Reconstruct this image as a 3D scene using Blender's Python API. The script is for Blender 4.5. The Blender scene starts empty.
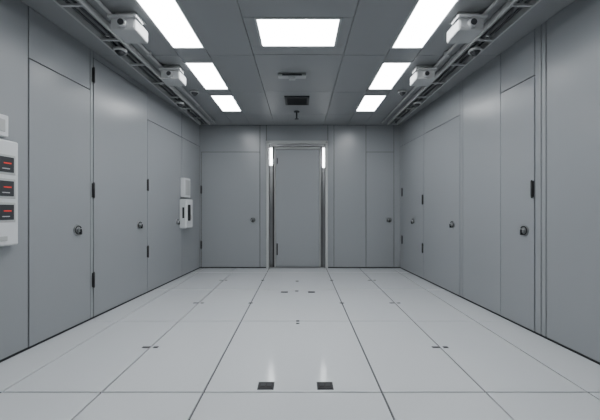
import bpy, bmesh, math
from mathutils import Vector, Matrix

# ------------------------------------------------------------ materials
def mat(name, col, rough=0.5, metal=0.0, noise=0.0, scale=3.0, emit=0.0, spec=0.5, coat=0.0):
    m = bpy.data.materials.new(name); m.use_nodes = True
    nt = m.node_tree; b = nt.nodes["Principled BSDF"]
    b.inputs["Base Color"].default_value = (*col, 1)
    b.inputs["Roughness"].default_value = rough
    b.inputs["Metallic"].default_value = metal
    b.inputs["Specular IOR Level"].default_value = spec
    if coat:
        b.inputs["Coat Weight"].default_value = coat
        b.inputs["Coat Roughness"].default_value = .10
    if emit:
        b.inputs["Emission Color"].default_value = (*col, 1)
        b.inputs["Emission Strength"].default_value = emit
    if noise:
        tc = nt.nodes.new("ShaderNodeTexCoord")
        n = nt.nodes.new("ShaderNodeTexNoise"); n.inputs["Scale"].default_value = scale
        n.inputs["Detail"].default_value = 2
        nt.links.new(tc.outputs["Object"], n.inputs["Vector"])
        r = nt.nodes.new("ShaderNodeValToRGB")
        r.color_ramp.elements[0].position = .2; r.color_ramp.elements[1].position = .8
        r.color_ramp.elements[0].color = (*[c*(1-noise) for c in col], 1)
        r.color_ramp.elements[1].color = (*[min(1, c*(1+noise)) for c in col], 1)
        nt.links.new(n.outputs["Fac"], r.inputs["Fac"])
        nt.links.new(r.outputs["Color"], b.inputs["Base Color"])
    return m

M_PANEL = mat("painted_steel_panel", (.272,.286,.300), .28, 0, .01, 1.0)
M_GAP   = mat("shadow_gap", (.022,.024,.027), .8)
M_FLOOR = mat("floor_tile", (.61,.632,.652), .16, 0, .012, 1.5, spec=.6, coat=.7)
M_FGAP  = mat("floor_joint", (.05,.05,.055), .8)
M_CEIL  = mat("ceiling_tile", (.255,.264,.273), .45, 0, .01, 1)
M_LIGHT = mat("light_diffuser", (.96,.985,1), .5, emit=18)
M_STRIP = mat("jamb_lamp", (.96,.985,1), .5, emit=14)
M_TRIM  = mat("grey_trim", (.42,.43,.44), .4)
M_BLACK = mat("black_plastic", (.012,.012,.014), .4)
M_DARK  = mat("dark_metal", (.06,.063,.068), .35, .6)
M_STEEL = mat("brushed_steel", (.45,.46,.47), .3, 1.0, .05, 30)
M_JAMB  = mat("jamb_steel", (.30,.305,.31), .3, 1.0, .05, 8)
M_WHITE = mat("white_plastic", (.62,.635,.65), .4)
M_LGREY = mat("light_grey_plastic", (.42,.43,.43), .45)
M_UNIT  = mat("unit_grey_plastic", (.42,.43,.435), .45)
M_SCREEN= mat("dark_screen", (.05,.053,.058), .25)
M_RED   = mat("red_led", (.6,.03,.02), .4, emit=.35)

# ------------------------------------------------------------ surface frames (u along, w inward, z up)
YB = 5.517; ZC = 2.4655
def PL(u,w,z):
    n = 1.00236; return Vector((-2.103+.06875*u + w/n, u - .06875*w/n, z))
def PR(u,w,z):
    n = 1.00176; return Vector((2.052-.0594*u - w/n, u - .0594*w/n, z))
def PB(u,w,z): return Vector((u, YB-w, z))
def PW(u,w,z): return Vector((u, w, z))

def box(u0,u1,w0,w1,z0,z1,m=0,bev=0.0): return ('b',(u0,u1,w0,w1,z0,z1),m,bev)
def cyl(c,ax,r,d,m=0,r2=None,seg=24): return ('c',(c,ax,r,d,r2,seg),m,0)
def tor(c,ax,R,r,m=0): return ('t',(c,ax,R,r),m,0)

def build(name, geoms, P, mats, smooth=False):
    verts=[]; faces=[]; fm=[]; sm=[]
    for kind,a,m,bev in geoms:
        bm = bmesh.new()
        if kind=='b':
            u0,u1,w0,w1,z0,z1=a
            bmesh.ops.create_cube(bm,size=1)
            for v in bm.verts:
                v.co=Vector(((u0+u1)/2+v.co.x*(u1-u0),(w0+w1)/2+v.co.y*(w1-w0),(z0+z1)/2+v.co.z*(z1-z0)))
            if bev>0: bmesh.ops.bevel(bm,geom=bm.edges[:],offset=bev,segments=2,profile=.5,affect='EDGES')
        elif kind=='c':
            c,ax,r,d,r2,seg=a
            bmesh.ops.create_cone(bm,cap_ends=True,segments=seg,radius1=r,radius2=r if r2 is None else r2,depth=d)
            rot = {'z':Matrix.Identity(3),'u':Matrix.Rotation(math.pi/2,3,'Y'),'w':Matrix.Rotation(-math.pi/2,3,'X')}[ax]
            for v in bm.verts: v.co = rot@v.co + Vector(c)
        else:
            c,ax,R,r=a; N=24; K=8; vs=[]
            for i in range(N):
                t=2*math.pi*i/N
                row=[]
                for k in range(K):
                    p=2*math.pi*k/K
                    q=((R+r*math.cos(p))*math.cos(t),(R+r*math.cos(p))*math.sin(t),r*math.sin(p))
                    if ax=='w': q=(q[0],q[2],q[1])
                    elif ax=='u': q=(q[2],q[0],q[1])
                    row.append(bm.verts.new(Vector(q)+Vector(c)))
                vs.append(row)
            for i in range(N):
                for k in range(K):
                    bm.faces.new((vs[i][k],vs[(i+1)%N][k],vs[(i+1)%N][(k+1)%K],vs[i][(k+1)%K]))
        for v in bm.verts: v.co = P(*v.co)
        bmesh.ops.recalc_face_normals(bm,faces=bm.faces[:])
        bm.verts.index_update(); off=len(verts)
        verts += [v.co.copy() for v in bm.verts]
        for f in bm.faces:
            faces.append([v.index+off for v in f.verts]); fm.append(m)
            sm.append(kind=='t' or (kind=='c' and len(f.verts)==4))
        bm.free()
    lo=Vector([min(v[i] for v in verts) for i in range(3)]); hi=Vector([max(v[i] for v in verts) for i in range(3)])
    c=(lo+hi)/2
    me=bpy.data.meshes.new(name); me.from_pydata([v-c for v in verts],[],faces); me.update()
    for i,p in enumerate(me.polygons): p.material_index=fm[i]; p.use_smooth=sm[i]
    for m in mats: me.materials.append(m)
    o=bpy.data.objects.new(name,me); o.location=c
    bpy.context.collection.objects.link(o)
    return o

G=.004    # half joint
T=.010    # panel thickness
def pan(u0,u1,z0,z1,m=0,t=0.0): return box(u0+G,u1-G,-T,t,z0+G,z1-G,m,.0025)

Z0=.014; ZT=2.4655; ZH=2.09
YF=-1.8
# ------------------------------------------------------------ walls
gl=[box(YF,YB+.2,-.10,-T+.001,0,ZC+.1,1), box(YF,YB,-T,-.004,0,Z0,1)]
for u0,u1 in ((YF,-.4),(-.4,1.0),(1.0,2.293)): gl.append(pan(u0,u1,Z0,ZT))
gl += [pan(2.293,2.903,ZH,ZT), pan(2.903,2.943,Z0,ZT),
       pan(2.943,3.85,2.40,ZT), pan(3.85,4.80,ZH,ZT), pan(4.80,5.50,ZH,ZT)]
build("wall_left", gl, PL, [M_PANEL,M_GAP])
gr=[box(YF,YB+.2,-.10,-T+.001,0,ZC+.1,1), box(YF,YB,-T,-.004,0,Z0,1)]
for u0,u1 in ((YF,-.4),(-.4,1.0),(1.0,2.478)): gr.append(pan(u0,u1,Z0,ZT))
gr += [pan(2.478,2.525,Z0,ZT), pan(2.525,2.588,Z0,ZT), pan(2.588,2.99,ZH,ZT), pan(2.99,3.61,Z0,ZT),
       pan(3.61,3.668,Z0,ZT), pan(3.668,4.592,ZH,ZT), pan(4.592,5.50,ZH,ZT)]
build("wall_right", gr, PR, [M_PANEL,M_GAP])
gb=[box(-2.0,-.56,-.12,-T+.001,0,ZC+.1,1), box(.46,2.0,-.12,-T+.001,0,ZC+.1,1),
    box(-.56,.46,-.12,-T+.001,2.17,ZC+.1,1), box(-.6,.5,-.25,-.12,0,ZC+.1,1),
    pan(-1.71,-.69,2.0,ZT), pan(-1.80,-1.70,Z0,ZT), pan(-.69,-.58,Z0,ZT), pan(-.58,.48,2.19,ZT), pan(.48,.586,Z0,ZT),
    pan(.586,1.138,Z0,ZT), pan(1.138,1.62,2.0,ZT), pan(1.62,1.80,Z0,ZT),
    box(-1.7,-.56,-T,-.004,0,Z0,1), box(.46,1.7,-T,-.004,0,Z0,1)]
build("wall_back", gb, PB, [M_PANEL,M_GAP])
build("wall_front", [box(-2.3,2.3,YF-.1,YF,0,ZC+.1,0)], PW, [M_PANEL])

# ------------------------------------------------------------ floor
gf=[box(-2.4,2.4,YF-.1,YB+.25,-.12,-.012,1)]
xs=[-2.4,-1.64,-1.09,-.53,.45,1.02,1.58,2.4]
ys=[YF,-.492,.633,1.758,2.883,4.008,5.133,YB+.2]
g=.005
for i in range(len(xs)-1):
    for j in range(len(ys)-1):
        gf.append(box(xs[i]+g,xs[i+1]-g,ys[j]+g,ys[j+1]-g,-.013,0,0,.0015))
build("floor", gf, PW, [M_FLOOR,M_FGAP])

# ------------------------------------------------------------ ceiling
LX=[(-1.15,-.86),(.82,1.11)]
LY=[(.1,.8),(1.15,1.85),(2.19,2.895),(3.17,3.88),(4.08,4.74)]
CX=(-.345,.315); CY=(2.44,2.865)
gc=[]
xc=[-2.4,-1.5,-1.15,-.86,-.44,.41,.82,1.11,1.46,2.4]
yc=[YF-.1]
for a,b in LY: yc += [a,b]
yc += [YB+.2]
g2=.0025
for i in range(len(xc)-1):
    a,b=xc[i],xc[i+1]
    if (a,b) in [(-1.15,-.86),(.82,1.11)]:
        seg=[(yc[k],yc[k+1]) for k in range(0,len(yc)-1,2)]
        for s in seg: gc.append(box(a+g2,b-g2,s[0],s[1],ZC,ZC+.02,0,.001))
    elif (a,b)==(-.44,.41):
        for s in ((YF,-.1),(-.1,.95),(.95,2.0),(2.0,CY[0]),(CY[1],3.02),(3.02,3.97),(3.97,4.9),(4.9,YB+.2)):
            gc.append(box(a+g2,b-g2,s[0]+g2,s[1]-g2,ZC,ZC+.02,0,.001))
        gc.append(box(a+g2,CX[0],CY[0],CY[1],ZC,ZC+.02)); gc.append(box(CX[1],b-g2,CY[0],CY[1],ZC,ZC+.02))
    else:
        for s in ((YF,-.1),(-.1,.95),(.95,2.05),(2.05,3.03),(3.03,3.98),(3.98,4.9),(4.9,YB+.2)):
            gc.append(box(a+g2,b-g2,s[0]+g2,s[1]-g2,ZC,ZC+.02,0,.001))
gc.append(box(-2.4,2.4,YF-.1,YB+.25,ZC+.06,ZC+.12,1))
build("ceiling", gc, PW, [M_CEIL,M_GAP])

def panel_light(x0,x1,y0,y1):
    f=.014; z=ZC
    gs=[box(x0+.002,x1-.002,y0+.002,y1-.002,z-.002,z+.05,0)]
    gs+=[box(x0-.005,x0+f,y0-.005,y1+.005,z-.006,z+.03,1,.001),box(x1-f,x1+.005,y0-.005,y1+.005,z-.006,z+.03,1,.001),
         box(x0+f,x1-f,y0-.005,y0+f,z-.006,z+.03,1,.001),box(x0+f,x1-f,y1-f,y1+.005,z-.006,z+.03,1,.001)]
    build("ceiling_light_panel",gs,PW,[M_LIGHT,M_TRIM])
for a,b in LX:
    for c,d in LY: panel_light(a,b,c,d)
panel_light(CX[0],CX[1],CY[0],CY[1])

# ------------------------------------------------------------ doors
def lockset(u,z,side=1,w=0.0):
    return [cyl((u,w+.005,z),'w',.043,.010,1), tor((u,w+.011,z),'w',.034,.005,2), cyl((u,w+.018,z),'w',.018,.03,1),
            cyl((u,w+.034,z),'w',.010,.004,2),
            box(u-.007,u+.007,w+.02,w+.040,z-.038,z+.008,2,.003)]
def hinge(u,z,h=.09,w=0.0):
    return [cyl((u,w+.009,z),'z',.009,h,2), box(u-.014,u+.014,w,w+.006,z-h/2,z+h/2,2,.001),
            cyl((u,w+.009,z+h/2+.004),'z',.006,.008,2), cyl((u,w+.009,z-h/2-.004),'z',.006,.008,2)]
DM=[M_PANEL,M_STEEL,M_BLACK]
nd=[0]
def door(P,u0,u1,z1,hz=(),hu=None,lock=None,z0=Z0):
    nd[0]+=1
    gs=[box(u0+G,u1-G,-T+.001,.003,z0+G,z1-G,0,.003)]
    for z in hz: gs+=hinge(hu,z,.13,.003)
    if lock: gs+=lockset(lock,.828,w=.003)
    build("door_%d"%nd[0],gs,P,DM)
door(PL,2.293,2.903,ZH,(),None,2.747)
door(PL,2.943,3.85,2.40,(.36,1.18,2.236),2.935,3.678)
door(PL,3.85,4.80,ZH,(.5,1.3),3.85,4.64)
door(PL,4.80,5.50,ZH,(),None,None)
door(PR,2.588,2.99,ZH,(1.17,),2.605,2.69)
door(PR,3.668,4.592,ZH,(.45,1.15,),4.62,3.817)
door(PR,4.592,5.50,ZH,(.5,1.3),5.40,4.95)
door(PB,-1.70,-.69,2.0,(.4,1.35),-1.70,-.81)
door(PB,1.138,1.62,2.0,(),None,1.534)

# main door with frame
gs=[box(-.580,-.535,-.02,.03,0,2.18,1,.004), box(.435,.480,-.02,.03,0,2.18,1,.004), box(-.58,.48,-.02,.03,2.14,2.19,1,.004),
    box(-.54,-.44,-.09,-.07,0,2.14,2), box(.35,.44,-.09,-.07,0,2.14,2),
    box(-.54,-.53,-.09,-.02,0,2.14,2), box(.43,.44,-.09,-.02,0,2.14,2), box(-.54,.44,-.09,-.02,2.10,2.14,2),
    box(-.475,-.455,-.09,-.05,0,2.10,4), box(.375,.39,-.09,-.05,0,2.10,4),
    box(-.44,-.425,-.09,-.03,0,2.09,1,.003), box(.34,.355,-.09,-.03,0,2.09,1,.003), box(-.44,.355,-.09,-.03,2.06,2.09,1,.003),
    box(-.42,.335,-.08,-.04,.012,2.055,0,.005),
    box(-.525,-.480,-.07,-.055,1.78,2.08,3,.003), box(.392,.427,-.07,-.055,1.74,2.08,3,.003),
    box(-.405,-.385,-.04,-.01,.22,.42,4,.004), box(-.40,-.385,-.04,-.02,1.8,1.9,4,.003),
    box(-.54,.44,-.09,.0,0,.008,2)]
build("door_10",gs,PB,[M_PANEL,M_LGREY,M_JAMB,M_STRIP,M_BLACK])

# ------------------------------------------------------------ wall instruments
gs=[box(1.92,2.17,0.001,.05,.765,1.457,0,.012)]
for z in (1.236,1.08,.925):
    gs+=[box(1.945,2.145,.048,.054,z-.005,z+.125,3,.003), box(1.96,2.13,.053,.058,z+.01,z+.11,1,.002),
         box(2.06,2.11,.0575,.060,z+.065,z+.073,2), box(2.05,2.10,.0575,.0595,z+.03,z+.036,3), cyl((2.0,.058,z+.05),'w',.012,.01,3)]
gs+=[box(2.0,2.09,.048,.055,.80,.83,3,.002)]
build("control_panel",gs,PL,[M_WHITE,M_SCREEN,M_RED,M_LGREY])
build("switch_box",[box(1.97,2.115,0.001,.035,1.48,1.62,0,.006),box(2.0,2.09,.034,.040,1.51,1.59,1,.003)],PL,[M_WHITE,M_LGREY])
build("thermostat_box",[box(4.74,4.95,0.004,.07,1.19,1.48,0,.008),box(4.77,4.92,.069,.074,1.22,1.45,1,.002)],PL,[M_WHITE,M_LGREY])
build("intercom_phone",[box(4.70,4.95,.004,.11,.73,1.16,0,.015),box(4.73,4.90,.109,.118,.82,1.10,0,.004),
    box(4.74,4.78,.115,.15,.84,1.08,2,.01),box(4.694,4.701,.055,.085,.88,1.04,2,.001),box(4.80,4.87,.115,.122,.86,.93,1,.002)],PL,[M_WHITE,M_LGREY,M_BLACK])

# ------------------------------------------------------------ ceiling equipment
for s in (-1,1):
    X=lambda x: (x if s<0 else -x-.04)
    def bx(x0,x1,*r):
        a,b=X(x0),X(x1); return box(min(a,b),max(a,b),*r)
    gs=[bx(-1.66,-1.645,.3,5.3,ZC-.06,ZC-.01,0,.002), bx(-1.50,-1.485,.3,5.3,ZC-.06,ZC-.01,0,.002)]
    y=.4
    while y<5.3:
        gs.append(bx(-1.65,-1.49,y,y+.02,ZC-.058,ZC-.045,0)); 
        y+=.45
    for y in (.6,1.6,2.6,3.6,4.6,5.2): gs.append(bx(-1.58,-1.56,y,y+.02,ZC-.05,ZC,0)); 
    for x in (-1.60,-1.55): gs.append(cyl((X(x),2.8,ZC-.035),'w',.010,5.0,1,None,12))
    build("cable_tray",gs,PW,[M_LGREY,M_DARK])
    gs=[cyl((X(-1.40),2.8,ZC-.02),'w',.012,5.0,0,None,14)]
    for y in (1,2,2.95,3.7,4.4,5.1): gs.append(bx(-1.42,-1.38,y,y+.03,ZC-.036,ZC,0,.002))
    build("conduit_pipe",gs,PW,[M_LGREY])
    for (x,y,k) in ((-1.29,2.42,.85),(-1.30,3.29,.85)):
        gs=[bx(x-.11*k,x+.11*k,y-.09,y+.11,ZC-.155,ZC-.06,0,.012), bx(x-.125*k,x+.125*k,y-.11,y+.0,ZC-.07,ZC-.05,0,.004),
            bx(x-.04,x+.04,y-.02,y+.06,ZC-.06,ZC,2,.004), bx(x-.08,x+.08,y-.05,y+.09,ZC-.012,ZC,0,.003),
            cyl((X(x),y-.10,ZC-.112),'w',.032,.04,2), cyl((X(x),y-.12,ZC-.112),'w',.022,.01,1),
            bx(x+.055,x+.08,y-.094,y-.088,ZC-.135,ZC-.09,2)]
        build("security_camera",gs,PW,[M_UNIT,M_DARK,M_TRIM])
    for (x,y) in ((-1.573,2.8),(-1.573,4.19),(-1.30,3.95)):
        z=ZC-.061 if x<-1.5 else ZC
        gs=[cyl((X(x),y,z-.012),'z',.055,.024,0), cyl((X(x),y,z-.035),'z',.022,.024,1,.045), cyl((X(x),y,z-.05),'z',.014,.01,1,.022)]
        build("smoke_detector",gs,PW,[M_LGREY,M_DARK])
# centre devices
gs=[box(-.235,.065,3.42,3.50,ZC-.035,ZC-.002,0,.012),box(-.19,.02,3.415,3.425,ZC-.028,ZC-.012,1),
    box(-.12,-.05,3.43,3.49,ZC-.055,ZC-.03,0,.006)]
build("emergency_light",gs,PW,[M_TRIM,M_DARK])
gs=[box(-.20,.12,4.11,4.14,ZC-.02,ZC,0,.003),box(-.20,.12,4.39,4.42,ZC-.02,ZC,0,.003),box(-.20,-.17,4.14,4.39,ZC-.02,ZC,0,.003),box(.09,.12,4.14,4.39,ZC-.02,ZC,0,.003),
    box(-.17,.09,4.14,4.39,ZC-.004,ZC-.001,1)]
for i in range(7): gs.append(box(-.17,.09,4.155+i*.034,4.167+i*.034,ZC-.016,ZC-.004,0))
build("air_vent",gs,PW,[M_DARK,M_BLACK])
build("fire_sprinkler",[cyl((-.05,4.75,ZC-.008),'z',.04,.016,0),cyl((-.05,4.75,ZC-.06),'z',.012,.10,0),cyl((-.05,4.75,ZC-.115),'z',.03,.008,0)],PW,[M_DARK])

# ------------------------------------------------------------ floor fittings
def sock(x,y):
    build("floor_socket",[box(x-.046,x+.046,y-.038,y+.038,0,.004,1,.001),box(x-.040,x+.040,y-.032,y+.032,.003,.006,0,.001),
      box(x-.03,x-.005,y-.015,y+.015,.0055,.008,1),box(x+.005,x+.03,y-.015,y+.015,.0055,.008,1)],PW,[M_BLACK,M_DARK])
sock(-.193,1.818); sock(.142,1.818)
def latch(x,y,w=.05,h=.02):
    build("floor_latch",[box(x-w/2,x+w/2,y-h/2,y+h/2,0,.003,0,.001),box(x-w/4,x+w/4,y-h/4,y+h/4,.002,.005,1,.001)],PW,[M_BLACK,M_DARK])
for x in (-1.09,1.02):
    for y in (1.25,2.33,3.44,4.55): latch(x-.03,y,.055,.025); latch(x+.04,y,.035,.025)
for x in (-.53,.45):
    for y in (3.44,4.55): latch(x,y,.045,.03)
latch(-.02,2.883,.03,.03); latch(-.02,2.82,.03,.025)
latch(-.19,3.9,.085,.06); latch(-.04,3.95,.04,.04); latch(.14,3.9,.085,.06); latch(-.04,4.5,.04,.05)

# ------------------------------------------------------------ camera + world
w=bpy.data.worlds.new("World"); bpy.context.scene.world=w; w.use_nodes=True
w.node_tree.nodes["Background"].inputs[0].default_value=(.02,.02,.02,1)
cd=bpy.data.cameras.new("camera"); cd.sensor_width=36; cd.lens=19.2; cd.clip_start=.02
co=bpy.data.objects.new("camera",cd); co.location=(0,0,1); co.rotation_euler=(math.pi/2,0,0)
bpy.context.collection.objects.link(co); bpy.context.scene.camera=co
